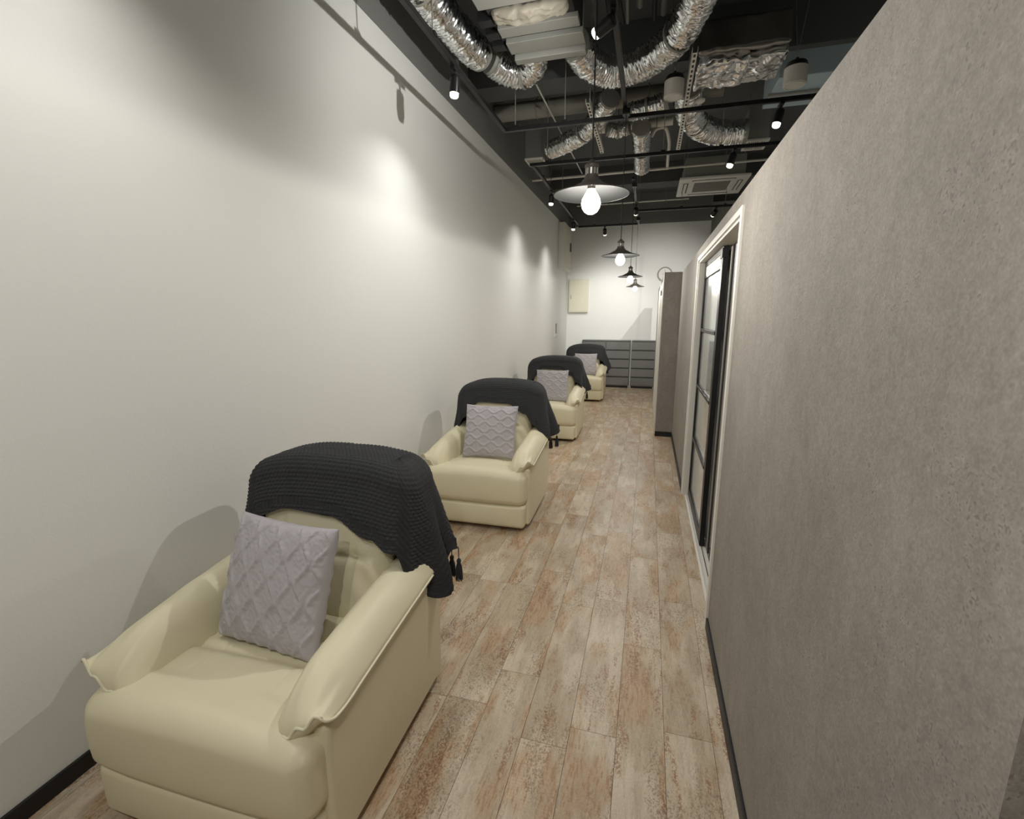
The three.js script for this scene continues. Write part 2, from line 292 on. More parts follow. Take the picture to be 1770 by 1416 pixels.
  G.armPipe = [-1, 1].map((s) => {
    const pts = []; for (let i = 0; i <= 22; i++) { const z = lerp(-0.30, 0.40, i / 22); pts.push(armPoint(V(0.4485, 0.549, 0), z, s)); }
    for (let i = 1; i <= 14; i++) { const x = lerp(0.44, 0.264, i / 14); pts.push(armPoint(V(x, 0.53, 0), 0.405, s)); }
    return tube(pts, 0.0046, 190, 8);
  });
  const lean = -0.30, place = (g, y, z) => { g.rotateX(lean); g.translate(0, y, z); return g; };
  G.back = place(softBox(0.60, 0.66, 0.20, 0.07, [40, 40, 6], (p, u, v, w) => {
    const front = smooth(0.0, 0.8, w); p.x *= 1 + 0.14 * smooth(-0.1, 0.7, v);
    p.z += front * (0.035 * (1 - u * u) * (1 - v * v) - 0.022 * Math.exp(-Math.pow((v + 0.15) / 0.05, 2)) * (1 - u * u));
    for (const xs of [-0.17, 0.17]) p.z -= front * 0.006 * Math.exp(-Math.pow((p.x - xs) / 0.006, 2)) * smooth(0.5, 0.1, v);
    p.z += front * 0.007 * smooth(0.35, 0.9, Math.abs(u)) * Math.sin(p.y * 40 + Math.abs(u) * 14) * (1 - v * v);
    p.y -= 0.07 * u * u * smooth(0.5, 1, v);
  }), 0.700, -0.30);
  G.rear = softBox(0.78, 0.56, 0.09, 0.03, [12, 10, 3], (p, u, v) => { p.z -= 0.05 * smooth(-0.2, 1, v); }); G.rear.translate(0, 0.33, -0.42);
  return G;
}

// dark waffle-knit throw hung over the chair back
function blanketGeometry(res, hem, seed) {
  const hx = 0.400, hz = 0.150, rc = 0.115, zc = -0.365, yt = 1.064;
  const crown = (x) => 0.025 * Math.pow((x - 0.03) / hx, 2) + 0.06 * Math.pow(Math.abs(x - 0.03) / hx, 4);
  const Lx = 2 * (hx - rc), Lz = 2 * (hz - rc), A = rc * Math.PI / 2, L = 2 * Lx + 2 * Lz + 4 * A;
  // perimeter from the middle of the rear edge, anticlockwise seen from above: rear -> left -> front -> right -> rear
  const per = (s) => {
    s = ((s % L) + L) % L; let q = s - Lx / 2;
    if (q < 0) return [-s, -hz, 0, -1];
    const cor = (cx, cz, a0, q) => { const a = a0 - q / rc; return [cx + rc * Math.cos(a), cz + rc * Math.sin(a), Math.cos(a), Math.sin(a)]; };
    if (q < A) return cor(-hx + rc, -hz + rc, -Math.PI / 2, q); q -= A;
    if (q < Lz) return [-hx, -hz + rc + q, -1, 0]; q -= Lz;
    if (q < A) return cor(-hx + rc, hz - rc, Math.PI, q); q -= A;
    if (q < Lx) return [-hx + rc + q, hz, 0, 1]; q -= Lx;
    if (q < A) return cor(hx - rc, hz - rc, Math.PI / 2, q); q -= A;
    if (q < Lz) return [hx, hz - rc - q, 1, 0]; q -= Lz;
    if (q < A) return cor(hx - rc, -hz + rc, 0, q); q -= A;
    return [hx - rc - q, -hz, 0, -1];
  };
  const n = Math.round(L / res), rows = Math.round(0.62 / res), pos = [], idx = [], hemPts = [], r = rng(seed), ph = [r() * 6, r() * 6, r() * 6];
  const sF = Lx / 2 + A + Lz + A + Lx / 2;  // middle of the front edge
  const re = 0.075;
  for (let i = 0; i <= n; i++) {
    const s = (i / n) * L, [px, pz, nx, nz] = per(s), d = (((s - sF) % L) + L + L / 2) % L - L / 2; // d: metres from front middle, + to the right
    const hemY = hem(d / (L / 2));
    const front = Math.max(0, nz), rim = Math.hypot(px, pz);
    const topLen = 0.085, drop = yt - crown(px) - re - hemY, total = topLen + re * 1.3 + drop;
    for (let j = 0; j <= rows; j++) {
      const a = (j / rows) * total; let x, y, z, out = 0, fall = 0;
      // run: middle line -> rim -> round the edge -> hang
      let f, yy;
      if (a < topLen) { f = a / topLen; yy = yt; x = lerp(clamp(px, -hx + rc, hx - rc), px - nx * re, f); z = (pz - nz * re) * f; }
      else {
        const ang = clamp((a - topLen) / (re * 1.3), 0, 1) * Math.PI / 2; fall = Math.max(0, a - topLen - re * 1.3);
        x = px - nx * re * (1 - Math.sin(ang)); z = pz - nz * re * (1 - Math.sin(ang)); yy = yt - re * (1 - Math.cos(ang)) - fall;
      }
      y = yy - crown(x);
      // the front hangs on the leaning cushion, the sides fall nearly plumb with folds
      z += front * fall * 0.32 + (nz < 0 ? nz * fall * 0.10 : 0); x += nx * fall * (nx > 0 ? 0.30 * smooth(0.2, -0.6, nz) + 0.12 : 0.06);
      const corner = Math.min(1, Math.abs(nx) * 1.1), k = smooth(0.02, 0.35, fall);
      const fold = k * (corner * (0.026 * Math.sin(s * 36 + ph[0]) + 0.013 * Math.sin(s * 63 + ph[1] + fall * 4)) + (1 - corner) * 0.005 * Math.sin(s * 21 + ph[2]));
      // waffle cells
      const ca = s / 0.0185, cb = a / 0.0145, st = Math.floor(cb) % 2 * 0.5;
      const wf = Math.pow(Math.abs(Math.sin(Math.PI * (ca + st))), 0.6) * Math.pow(Math.abs(Math.sin(Math.PI * cb)), 0.6);
      const h = fold + (res < 0.008 ? 0.0060 * wf : 0) + 0.006 * (fbm(s * 9 + seed, a * 9, 2) - 0.5);
      const up = a < topLen ? 1 : Math.cos(clamp((a - topLen) / (re * 1.3), 0, 1) * Math.PI / 2), side = Math.sqrt(1 - up * up);
      x += nx * h * side; z += nz * h * side; y += h * up + front * 0.3 * h * side;
      pos.push(x, y, z + zc);
    }
    hemPts.push([d / (L / 2), ...pos.slice(-3)]);
    // turned-in hem so the cloth has an edge of its own thickness
    const b = pos.length - 3; pos.push(pos[b] - nx * 0.007, pos[b + 1] + 0.001, pos[b + 2] - nz * 0.007); pos.push(pos[b] - nx * 0.008, pos[b + 1] + 0.05, pos[b + 2] - nz * 0.008);
  }
  const R = rows + 3;
  for (let i = 0; i < n; i++) for (let j = 0; j < R - 1; j++) { const a = i * R + j, b = a + R; idx.push(a, b, a + 1, b, b + 1, a + 1); }
  let g = new THREE.BufferGeometry(); g.setAttribute('position', new THREE.Float32BufferAttribute(pos, 3)); g.setIndex(idx); g = mergeVertices(g, 1e-5); g.computeVertexNormals(); return { g, at: (d) => hemPts.reduce((a, b) => (Math.abs(b[0] - d) < Math.abs(a[0] - d) ? b : a)).slice(1) };
}
const key = (pts) => (d) => { for (let i = 1; i < pts.length; i++) if (d <= pts[i][0]) { const [a, p] = pts[i - 1], [b, q] = pts[i]; const t = (d - a) / (b - a); return lerp(p, q, t * t * (3 - 2 * t)); } return pts[pts.length - 1][1]; };
function tasselGeometry() {
  const L = []; L.push(rod([0, 0, 0], [0, -0.055, 0], 0.0022, 6)); const hd = new THREE.SphereGeometry(0.010, 12, 8); hd.scale(1, 1.3, 1); hd.translate(0, -0.062, 0); L.push(hd);
  for (let i = 0; i < 22; i++) { const a = i * 2.4, q = 0.006 + 0.011 * Math.sqrt(i / 22); L.push(tube([[Math.cos(a) * 0.004, -0.066, Math.sin(a) * 0.004], [Math.cos(a) * q * 0.8, -0.095, Math.sin(a) * q * 0.8], [Math.cos(a) * q, -0.148 - (i % 3) * 0.004, Math.sin(a) * q]], 0.0024, 6, 5)); }
  return merge(L);
}
const tasselGeo = tasselGeometry();
function blanket(label, chair, geo, tassels, group) {
  const t = thing('throw_blanket', label, 'blanket', [chair.position.x, 0, chair.position.z], chair.rotation.y, group);
  part('cloth', geo.g, M.knit, t);
  for (const [x, y, z] of tassels.map(geo.at)) { const m = part('tassel', tasselGeo, M.knit, t); m.position.set(x, y, z); }
  return t;
}
// plush cushion with raised wave lines
function cushionGeometry(n, upright) {
  const S = 0.445, T = 0.075, pos = [], idx = []; const side = [1, -1];
  const height = (u, v) => { // raised ogee lattice, u,v in metres
    const [a, b] = upright ? [u, v] : [v, u]; const p = upright ? 0.050 : 0.054, Lw = upright ? 0.135 : 0.125, amp = upright ? 0.0155 : 0.016; let d = 9;
    for (let k = Math.floor(a / p) - 1; k <= Math.floor(a / p) + 2; k++) { const c = k * p + amp * Math.sin(2 * Math.PI * b / Lw + (k & 1 ? Math.PI : 0)); const sl = amp * 2 * Math.PI / Lw * Math.cos(2 * Math.PI * b / Lw); d = Math.min(d, Math.abs(a - c) / Math.sqrt(1 + sl * sl)); }
    return (upright ? 0.0085 : 0.0075) * Math.exp(-Math.pow(d / (upright ? 0.0068 : 0.008), 2));
  };
  const base = [];
  for (const s of side) {
    base.push(pos.length / 3);
    for (let i = 0; i <= n; i++) for (let j = 0; j <= n; j++) {
      let u = i / n * 2 - 1, v = j / n * 2 - 1; u = Math.sin(u * Math.PI / 2 * 0.98) / Math.sin(Math.PI / 2 * 0.98); v = Math.sin(v * Math.PI / 2 * 0.98) / Math.sin(Math.PI / 2 * 0.98);
      const k = Math.sqrt(Math.max(0, (1 - u * u) * (1 - v * v)));
      const x = u * S / 2 * (1 - 0.055 * (1 - v * v) * Math.abs(u)), y = v * S / 2 * (1 - 0.055 * (1 - u * u) * Math.abs(v));
      const e = smooth(0, 0.25, k); const h = T * Math.pow(k, 0.75) + e * (height(x, y) + 0.0055 * (fbm(x * 120 + 5 * s, y * 120, 2) - 0.5) + 0.008 * (fbm(x * 12 + 3, y * 12 + s, 2) - 0.5));
      pos.push(x, y, s * h);
    }
  }
  for (let f = 0; f < 2; f++) for (let i = 0; i < n; i++) for (let j = 0; j < n; j++) { const a = base[f] + i * (n + 1) + j, b = a + n + 1; f ? idx.push(a, a + 1, b, b, a + 1, b + 1) : idx.push(a, b, a + 1, b, b + 1, a + 1); }
  let g = new THREE.BufferGeometry(); g.setAttribute('position', new THREE.Float32BufferAttribute(pos, 3)); g.setIndex(idx); g = mergeVertices(g, 1e-5); g.computeVertexNormals(); return g;
}
const cushionUp = cushionGeometry(150, true), cushionFlat = cushionGeometry(110, false);
const tagGeo = rbox(-0.018, 0.018, -0.002, 0.014, -0.0015, 0.0015, 0.001, 1);
function cushion(label, chair, geo, lx, lz, yaw, tag, group) {
  const t = thing('cushion', label, 'cushion', [0, 0, 0], 0, group);
  const c = V(lx, 0.475, lz).applyAxisAngle(V(0, 1, 0), chair.rotation.y).add(chair.position);
  t.position.set(c.x, c.y, c.z); t.rotation.order = 'YXZ'; t.rotation.set(-0.36, chair.rotation.y + yaw, 0);
  const body = geo.clone(); body.translate(0, 0.222, 0); part('cover', body, M.plush, t);
  if (tag) part('sewn_tag', tagGeo.clone().translate(0.05, 0.418, 0.004), M.black, t);
  return t;
}
const chairSpots = [
  ['cream leather recliner nearest the camera, cut by the bottom of the photo', [-1.238, 0, -1.30], 0.02],
  ['cream leather recliner second from the camera, behind the nearest one', [-1.235, 0, -3.66], 0.02],
  ['cream leather recliner third from the camera, before the farthest one', [-1.265, 0, -6.40], 0.02],
  ['cream leather recliner farthest from the camera, beside the grey drawers', [-1.215, 0, -9.50], 0.02],
];
const which = ['nearest', 'second', 'third', 'farthest'];
const chairs = chairSpots.map(([l, p, r]) => buildRecliner(l, p, r, 'recliners along the white wall'));
const hems = [
  key([[-1, 0.55], [-0.75, 0.56], [-0.62, 0.60], [-0.5, 0.63], [-0.40, 0.66], [-0.345, 0.71], [-0.28, 0.81], [-0.12, 0.86], [0.08, 0.85], [0.26, 0.78], [0.34, 0.73], [0.40, 0.56], [0.46, 0.47], [0.52, 0.52], [0.58, 0.62], [0.64, 0.60], [0.70, 0.57], [0.80, 0.55], [1, 0.55]]),
  key([[-1, 0.55], [-0.6, 0.58], [-0.5, 0.58], [-0.40, 0.61], [-0.345, 0.63], [-0.29, 0.74], [-0.16, 0.885], [0.10, 0.88], [0.26, 0.80], [0.34, 0.70], [0.40, 0.60], [0.46, 0.53], [0.52, 0.56], [0.60, 0.60], [0.66, 0.56], [0.8, 0.55], [1, 0.55]]),
];
const cloths = [blanketGeometry(0.0042, hems[0], 3), blanketGeometry(0.0060, hems[1], 8), blanketGeometry(0.010, hems[1], 14), blanketGeometry(0.012, hems[0], 21)];
const tasselSpots = [[0.60, 0.645], [0.62, 0.65], [0.63], [0.63]];
const seatings = [
  [cushionUp, 0.0, 0.13, -0.10, true], [cushionFlat, 0.02, 0.13, 0.04, false], [cushionFlat, 0.03, 0.13, 0.06, false], [cushionFlat, 0.05, 0.13, 0.05, false],
];
chairs.forEach((c, i) => {
  blanket('charcoal waffle-knit throw draped over the ' + which[i] + ' recliner', c, cloths[i], tasselSpots[i], 'throws on the recliners');
  const [g, x, z, yaw, tag] = seatings[i];
  cushion('grey lavender plush cushion leaning in the ' + which[i] + ' recliner', c, g, x, z, yaw, tag, 'cushions on the recliners');
});

// ---------------------------------------------------------------- drawers and fittings at the back
[[-1.465, -0.92, 'grey drawer unit nearest the white side wall, mostly hidden by the recliner'], [-0.918, -0.375, 'grey drawer unit in the middle of the row at the back wall'], [-0.345, 0.175, 'grey drawer unit at the right end of the row, against the partition']].forEach(([a, b, label]) => {
  const t = thing('drawer_unit', label, 'drawers', [0, 0, 0], 0, 'grey drawer units at the back wall');
  part('body', rbox(a, b, 0.045, 1.085, ZB + 0.005, -11.075, 0.004), M.greyMetal, t);
  part('plinth', box(a + 0.02, b - 0.02, 0, 0.045, ZB + 0.03, -11.10), M.black, t);
  for (const x of [a + 0.006, b - 0.006]) part('leg', box(x - 0.006, x + 0.006, 0, 0.05, -11.09, -11.07), M.strut, t);
  for (let k = 0; k < 5; k++) { const y0 = 0.065 + k * 0.203; const d = part('drawer', rbox(a + 0.012, b - 0.012, y0, y0 + 0.188, -11.09, -11.055, 0.004), M.greyMetal, t); part('pull_lip', rbox(a + 0.014, b - 0.014, y0 + 0.180, y0 + 0.192, -11.062, -11.048, 0.003), M.slot, d); }
});
{
  const t = thing('breaker_box', 'tall beige breaker box high on the white side wall near the back', 'panel', [0, 0, 0]);
  part('body', rbox(XL, -1.758, 2.6, 3.52, -11.0, -10.12, 0.006), M.offWhite, t);
  part('door', rbox(-1.760, -1.752, 2.63, 3.49, -10.97, -10.15, 0.004), M.beige, t);
  part('meter_window', rbox(-1.754, -1.744, 3.02, 3.2, -10.93, -10.78, 0.004), M.black, t);
  const p = thing('wall_cabinet', 'flat beige steel cabinet on the back wall above the drawers', 'panel', [0, 0, 0]);
  part('body', rbox(-1.835, -1.385, 1.71, 2.465, ZB + 0.001, ZB + 0.07, 0.005), M.beige, p);
  const d = part('door', rbox(-1.815, -1.405, 1.73, 2.445, ZB + 0.068, ZB + 0.078, 0.004), M.beige, p);
  part('latch', rbox(-1.795, -1.765, 2.02, 2.11, ZB + 0.076, ZB + 0.086, 0.003), M.steel, d);
  const n = thing('wall_outlet_box', 'small grey recessed box on the white side wall near the back', 'outlet box', [0, 0, 0]);
  part('frame', merge([box(XL, XL + 0.02, 1.19, 1.21, -10.1, -9.8), box(XL, XL + 0.02, 1.47, 1.49, -10.1, -9.8), box(XL, XL + 0.02, 1.21, 1.47, -10.1, -10.08), box(XL, XL + 0.02, 1.21, 1.47, -9.82, -9.8)]), M.offWhite, n);
  part('back_plate', box(XL, XL + 0.004, 1.21, 1.47, -10.08, -9.82), M.galv, n);
  part('socket', rbox(XL + 0.004, XL + 0.022, 1.21, 1.26, -10.04, -9.88, 0.003), M.offWhite, n);
  const c = thing('wall_clock', 'round grey-rimmed clock on the back wall, half hidden by the partition', 'clock', [0.285, 2.535, ZB]);
  const ring = new THREE.TorusGeometry(0.145, 0.014, 12, 48); ring.translate(0, 0, 0.03); part('rim', ring, M.galv, c);
  const face = new THREE.CylinderGeometry(0.142, 0.142, 0.03, 48); face.rotateX(Math.PI / 2); face.translate(0, 0, 0.015); part('face', face, M.offWhite, c);
  part('hand', rbox(-0.003, 0.003, 0, 0.10, 0.031, 0.033, 0.001, 1), M.black, c); part('hand', rbox(-0.06, 0, -0.003, 0.003, 0.031, 0.033, 0.001, 1), M.black, c);
}

// ---------------------------------------------------------------- lighting track, spots, pendants
const RY = 3.30;
function track(label, a, b, hang) {
  const t = thing('lighting_track', label, 'track', [0, 0, 0], 0, 'black lighting tracks under the ceiling');
  const alongX = Math.abs(b[0] - a[0]) > Math.abs(b[1] - a[1]), x0 = Math.min(a[0], b[0]), x1 = Math.max(a[0], b[0]), z0 = Math.min(a[1], b[1]), z1 = Math.max(a[1], b[1]), h = 0.017;
  part('rail', alongX ? rbox(x0, x1, RY - 0.001, RY + 0.032, z0 - h, z0 + h, 0.003) : rbox(x0 - h, x0 + h, RY - 0.001, RY + 0.032, z0, z1, 0.003), M.blackMetal, t);
  for (const q of hang) { const [x, z] = alongX ? [q, z0] : [x0, q]; part('hanger', rod([x, RY + 0.03, z], [x, CEIL, z], 0.004, 6), M.galvPipe, t); part('clip', rbox(x - 0.022, x + 0.022, RY + 0.02, RY + 0.045, z - 0.022, z + 0.022, 0.003), M.blackMetal, t); }
}
track('black lighting track running along the white wall towards the camera', [-1.38, 1.8], [-1.38, -4.58], [0.8, -0.8, -2.4, -3.05]);
track('black lighting track crossing the corridor behind the silver curved duct', [-1.40, -4.6], [2.2, -4.6], [-1.28, -0.82, 1.6]);
track('black lighting track over the corridor middle towards the camera, joining the near cross track', [-0.28, 1.8], [-0.28, -4.58], [0.6, -1.0]);
track('black lighting track crossing the corridor just in front of the nearest pendant shade', [-1.40, -5.66], [1.9, -5.66], [-1.2, 0.05, 0.62]);
track('short black lighting track along the white wall beyond the nearest pendant', [-1.37, -5.68], [-1.37, -9.3], [-6.2, -7.6]);
track('black lighting track along the corridor middle above the farther pendants', [-0.28, -6.5], [-0.28, -9.58], [-8.0, -9.1]);
track('black lighting track crossing below the ceiling cassette towards the partition', [-0.258, -8.45], [1.9, -8.45], [0.4, 1.05]);
track('black lighting track running along the top of the far wall', [-1.40, -9.6], [-0.297, -9.6], [-1.1, -0.6]);

const spotSeg = 28;
function spot(label, x, z, aim, power, angle, pen) {
  const t = thing('track_spotlight', label, 'spotlight', [x, RY, z], 0, 'black track spotlights');
  part('adapter', rbox(-0.016, 0.016, -0.022, 0.0, -0.05, 0.05, 0.003), M.blackMetal, t);
  part('arm', rod([0, -0.02, 0], [0, -0.052, 0], 0.008, 10), M.blackMetal, t);
  const dir = V(aim[0] - x, aim[1] - (RY - 0.1), aim[2] - z).normalize();
  const q = new THREE.Quaternion().setFromUnitVectors(V(0, -1, 0), dir);
  const pr = [[0.0, 0.055], [0.026, 0.055], [0.034, 0.047], [0.036, 0.03], [0.036, -0.055], [0.032, -0.055], [0.029, -0.040], [0, -0.040]].map(([r, y]) => new THREE.Vector2(r, y));
  const body = new THREE.LatheGeometry(pr, spotSeg); const off = V(0, -0.05, 0); body.translate(0, -0.05, 0); body.applyQuaternion(q); body.translate(0, -0.05, 0); const bm = part('body', body, M.blackMetal, t);
  const ln = new THREE.LatheGeometry([[0.0, -0.088], [0.014, -0.0865], [0.025, -0.082], [0.030, -0.074], [0.031, -0.052]].map(([r, y]) => new THREE.Vector2(r, y)), 24); ln.translate(0, -0.05, 0); ln.applyQuaternion(q); ln.translate(0, -0.05, 0); part('lens', ln, M.lens, bm);
  const l = new THREE.SpotLight(SPOT_COLOR, power, 0, angle, pen, 2); l.castShadow = true; l.shadow.radius = 0.7; l.name = 'spot_light';
  const at = dir.clone().multiplyScalar(0.088 + 0.05 + 0.006).add(V(0, -0.05, 0)); l.position.copy(at); t.add(l);
  l.target.position.set(...aim); l.target.updateMatrixWorld();
}
const dn = (x, z, dx = 0, dz = 0) => [x + dx, 0, z + dz];
spot('black track spotlight glowing beside the silver duct on the white wall side', -1.38, -3.40, dn(-1.38, -3.4, -0.25, 0), SPOT * 0.40, 1.15, 0.85);
spot('dark track spotlight turned to the white wall, in front of the big curved duct', -0.28, -3.05, [-1.885, 2.75, -3.9], SPOT * 0.62, 1.25, 0.5);
spot('lit track spotlight just over the partition edge, the nearest on the right', 0.93, -4.62, dn(0.93, -4.6, -0.7, 0.3), SPOT, 0.6, 0.75);
spot('lit track spotlight above the ceiling cassette, second on the right', 0.745, -5.66, dn(0.745, -5.6, -0.9, 0.2), SPOT, 0.6, 0.75);
spot('small lit track spotlight on the white wall side left of the nearest pendant', -1.37, -6.78, dn(-1.37, -6.78, -0.25, -0.2), SPOT * 0.40, 1.15, 0.85);
spot('small lit track spotlight at the corridor middle under the upright rail joint', -0.28, -7.95, [-0.5, 1.2, ZB], SPOT * 1.5, 0.62, 0.85);
spot('small lit track spotlight above the far end of the partition, right of the pendants', 0.92, -8.45, [0.1, 1.9, ZB], SPOT * 1.9, 0.62, 0.85);
spot('small lit track spotlight in front of the breaker box', -1.37, -8.78, dn(-1.37, -8.78, -0.25, -0.4), SPOT * 0.40, 1.15, 0.85);
spot('small lit track spotlight on the far wall track, left of the hanging pendants', -0.90, -9.6, [-0.95, 1.4, ZB], SPOT * 1.1, 0.7, 0.9);
// spots of the same tracks above and behind the camera
spot('black track spotlight over the camera on the white wall side', -1.38, -1.15, dn(-1.38, -1.15, -0.25, 0), SPOT * 0.40, 1.15, 0.85);
spot('black track spotlight over the camera on the corridor middle track', -0.28, 0.75, [-1.885, 2.4, -0.5], SPOT * 0.62, 1.25, 0.5);
spot('black track spotlight over the camera turned to the grey partition', -0.28, -0.9, [0.383, 1.0, -1.7], SPOT * 0.35, 0.9, 0.95);

spot('black track spotlight over the room behind the glazed door, hidden by the partition', 1.9, -4.6, dn(1.9, -4.6), SPOT * 1.5, 0.8, 0.9);
spot('black track spotlight over the room behind the far partition, hidden from view', 1.7, -8.45, dn(1.7, -8.45), SPOT * 1.5, 0.8, 0.9);
spot('black track spotlight over the room behind the nearest grey wall', 1.7, -5.66, dn(1.8, -4.0), SPOT * 1.5, 0.8, 0.9);

function pendant(label, z) {
  const Y = 2.14, t = thing('pendant_lamp', label, 'pendant', [-0.27, Y, z], 0, 'pendant lamps over the corridor'), R = 0.163;
  const v2 = (l) => l.map(([r, y]) => new THREE.Vector2(r, y));
  part('cord', rod([0, 0.135, 0], [0, RY - Y - 0.022, 0], 0.0032, 8), M.black, t);
  part('rail_plug', rbox(-0.032, 0.032, RY - Y - 0.046, RY - Y, -0.04, 0.04, 0.010), M.blackMetal, t);
  const cap = part('socket_cap', new THREE.LatheGeometry(v2([[0, 0.138], [0.010, 0.138], [0.014, 0.128], [0.026, 0.122], [0.030, 0.116], [0.030, 0.108], [0.025, 0.105], [0.025, 0.076], [0.031, 0.072], [0.031, 0.062], [0.040, 0.056], [0.043, 0.046]].reverse()), 32), M.bronze, t);
  for (let k = 0; k < 10; k++) { const a = k / 10 * Math.PI * 2; const g = rbox(-0.004, 0.004, 0.078, 0.103, 0.0235, 0.0275, 0.001, 1); g.rotateY(a); part('vent_rib', g, M.steel, cap); }
  part('shade', new THREE.LatheGeometry(v2([[0.018, 0.054], [0.042, 0.050], [0.05, 0.044], [0.10, 0.019], [0.150, 0.0045], [R, 0.0], [R + 0.001, -0.0025], [R - 0.003, -0.003]].reverse()), 64), M.bronze, t);
  part('reflector', new THREE.LatheGeometry(v2([[0.018, 0.050], [0.042, 0.046], [0.05, 0.040], [0.10, 0.0155], [0.150, 0.001], [R - 0.003, -0.003]]), 64), M.shadeIn, t);
  part('lamp_holder', cyl(0.017, 0.017, 0.03, 0, 0.036, 0, 20), M.bronze, t);
  part('bulb', new THREE.LatheGeometry(v2([[0, -0.083], [0.014, -0.081], [0.028, -0.072], [0.038, -0.057], [0.042, -0.039], [0.039, -0.020], [0.029, -0.002], [0.019, 0.014], [0.016, 0.024]]), 32), M.bulb, t);
  const l = new THREE.PointLight(PENDANT_COLOR, PENDANT, 0, 2); l.position.set(0, -0.030, 0); l.castShadow = true; l.shadow.radius = 0.5; l.name = 'bulb_light'; t.add(l);
}
pendant('bronze disc pendant lamp nearest the camera, seen from below', -2.2);
pendant('bronze disc pendant lamp second from the camera', -4.4);
pendant('bronze disc pendant lamp third from the camera', -6.7);
pendant('bronze disc pendant lamp farthest from the camera, the smallest', -8.95);
pendant('bronze disc pendant lamp over the camera', 0.15);

// ---------------------------------------------------------------- services under the ceiling
function foilDuct(label, pts, r, seed, mat = M.foil) {
  const c = new THREE.CatmullRomCurve3(pts.map((p) => V(...p))), len = c.getLength(), n = Math.round(len / 0.009), m = 44;
  const g = new THREE.TubeGeometry(c, n, r, m, false), p = g.attributes.position, fr = c.computeFrenetFrames(n, false), o = V(0, 0, 0), v = V(0, 0, 0), rr = rng(seed);
  const jit = []; for (let i = 0; i <= n; i++) jit.push((rr() - 0.5) * 0.010);
  for (let i = 0; i <= n; i++) { c.getPointAt(i / n, o); for (let j = 0; j <= m; j++) { const k = i * (m + 1) + j; v.fromBufferAttribute(p, k).sub(o); const a = (j % m) / m; const rib = Math.sin(i * 0.009 / 0.030 * Math.PI * 2 + 0.5 * Math.sin(a * 6.28 * 2 + i * 0.05)) * 0.0065; const cr = (vn(i * 0.9 + seed * 7, (a < 0.5 ? a : 1 - a) * 46) - 0.5) * 0.016; v.multiplyScalar(1 + (rib + cr + jit[i]) / r); v.add(o); p.setXYZ(k, v.x, v.y, v.z); } }
  g.computeVertexNormals();
  const t = thing('foil_duct', label, 'duct', [0, 0, 0], 0, 'silver flexible ducts');
  part('hose', g, mat, t);
  [0, 1].forEach((e) => { const q = c.getPointAt(e), d = c.getTangentAt(e), ring = new THREE.CylinderGeometry(r * 0.98, r * 0.98, 0.06, 32); ring.applyQuaternion(new THREE.Quaternion().setFromUnitVectors(V(0, 1, 0), d)); ring.translate(q.x, q.y, q.z); part('collar', ring, M.galv, t); });
  const mid = c.getPointAt(0.5), dirn = c.getTangentAt(0.5), strap = new THREE.CylinderGeometry(r + 0.012, r + 0.012, 0.025, 32, 1, true); strap.applyQuaternion(new THREE.Quaternion().setFromUnitVectors(V(0, 1, 0), dirn)); strap.translate(mid.x, mid.y, mid.z);
  part('strap', strap, M.galv, t); if (seed !== 3) part('hanger', rod([mid.x, mid.y + r, mid.z], [mid.x, CEIL, mid.z], 0.004, 6), M.galvPipe, t);
  return t;
}
foilDuct('silver flexible duct running above the wall track, the leftmost duct', [[-1.60, 3.76, -2.4], [-1.56, 3.74, -3.1], [-1.52, 3.72, -3.6], [-1.47, 3.70, -3.9], [-1.44, 3.70, -4.06]], 0.115, 1);
foilDuct('short silver duct bend below the far end of the fan coil unit', [[-1.38, 3.72, -4.24], [-1.29, 3.69, -4.36], [-1.16, 3.68, -4.42], [-1.04, 3.70, -4.32], [-1.00, 3.74, -4.19]], 0.105, 2);
foilDuct('big silver duct curving in a half ring over the corridor middle', [[-0.66, 3.70, -4.14], [-0.58, 3.68, -4.42], [-0.44, 3.67, -4.56], [-0.24, 3.67, -4.55], [-0.05, 3.68, -4.42], [0.10, 3.69, -4.2], [0.19, 3.71, -3.9], [0.23, 3.73, -3.5], [0.24, 3.75, -3.0]], 0.115, 3);
foilDuct('silver duct rising from the left air outlet box', [[-1.28, 3.66, -6.28], [-1.05, 3.66, -6.1], [-0.82, 3.67, -5.86], [-0.62, 3.70, -5.55], [-0.5, 3.75, -5.3]], 0.10, 4);
foilDuct('short silver duct behind the near cross track, under the wide pipe', [[-0.28, 3.70, -5.52], [-0.14, 3.70, -5.48], [-0.04, 3.71, -5.46], [0.03, 3.73, -5.45]], 0.085, 5);
foilDuct('straight silver duct running away between the hanging cords', [[-0.20, 3.74, -6.1], [-0.205, 3.74, -6.6], [-0.21, 3.72, -7.1], [-0.215, 3.72, -7.55]], 0.10, 6);
foilDuct('silver duct curling into the right air outlet box', [[0.25, 3.74, -5.2], [0.26, 3.70, -5.5], [0.34, 3.68, -5.86], [0.52, 3.67, -6.18], [0.72, 3.67, -6.32], [0.92, 3.67, -6.33]], 0.125, 7);
foilDuct('small silver duct end left of the track plug under the wide pipe', [[-0.56, 3.74, -6.06], [-0.46, 3.73, -6.1], [-0.36, 3.74, -6.08]], 0.07, 8);
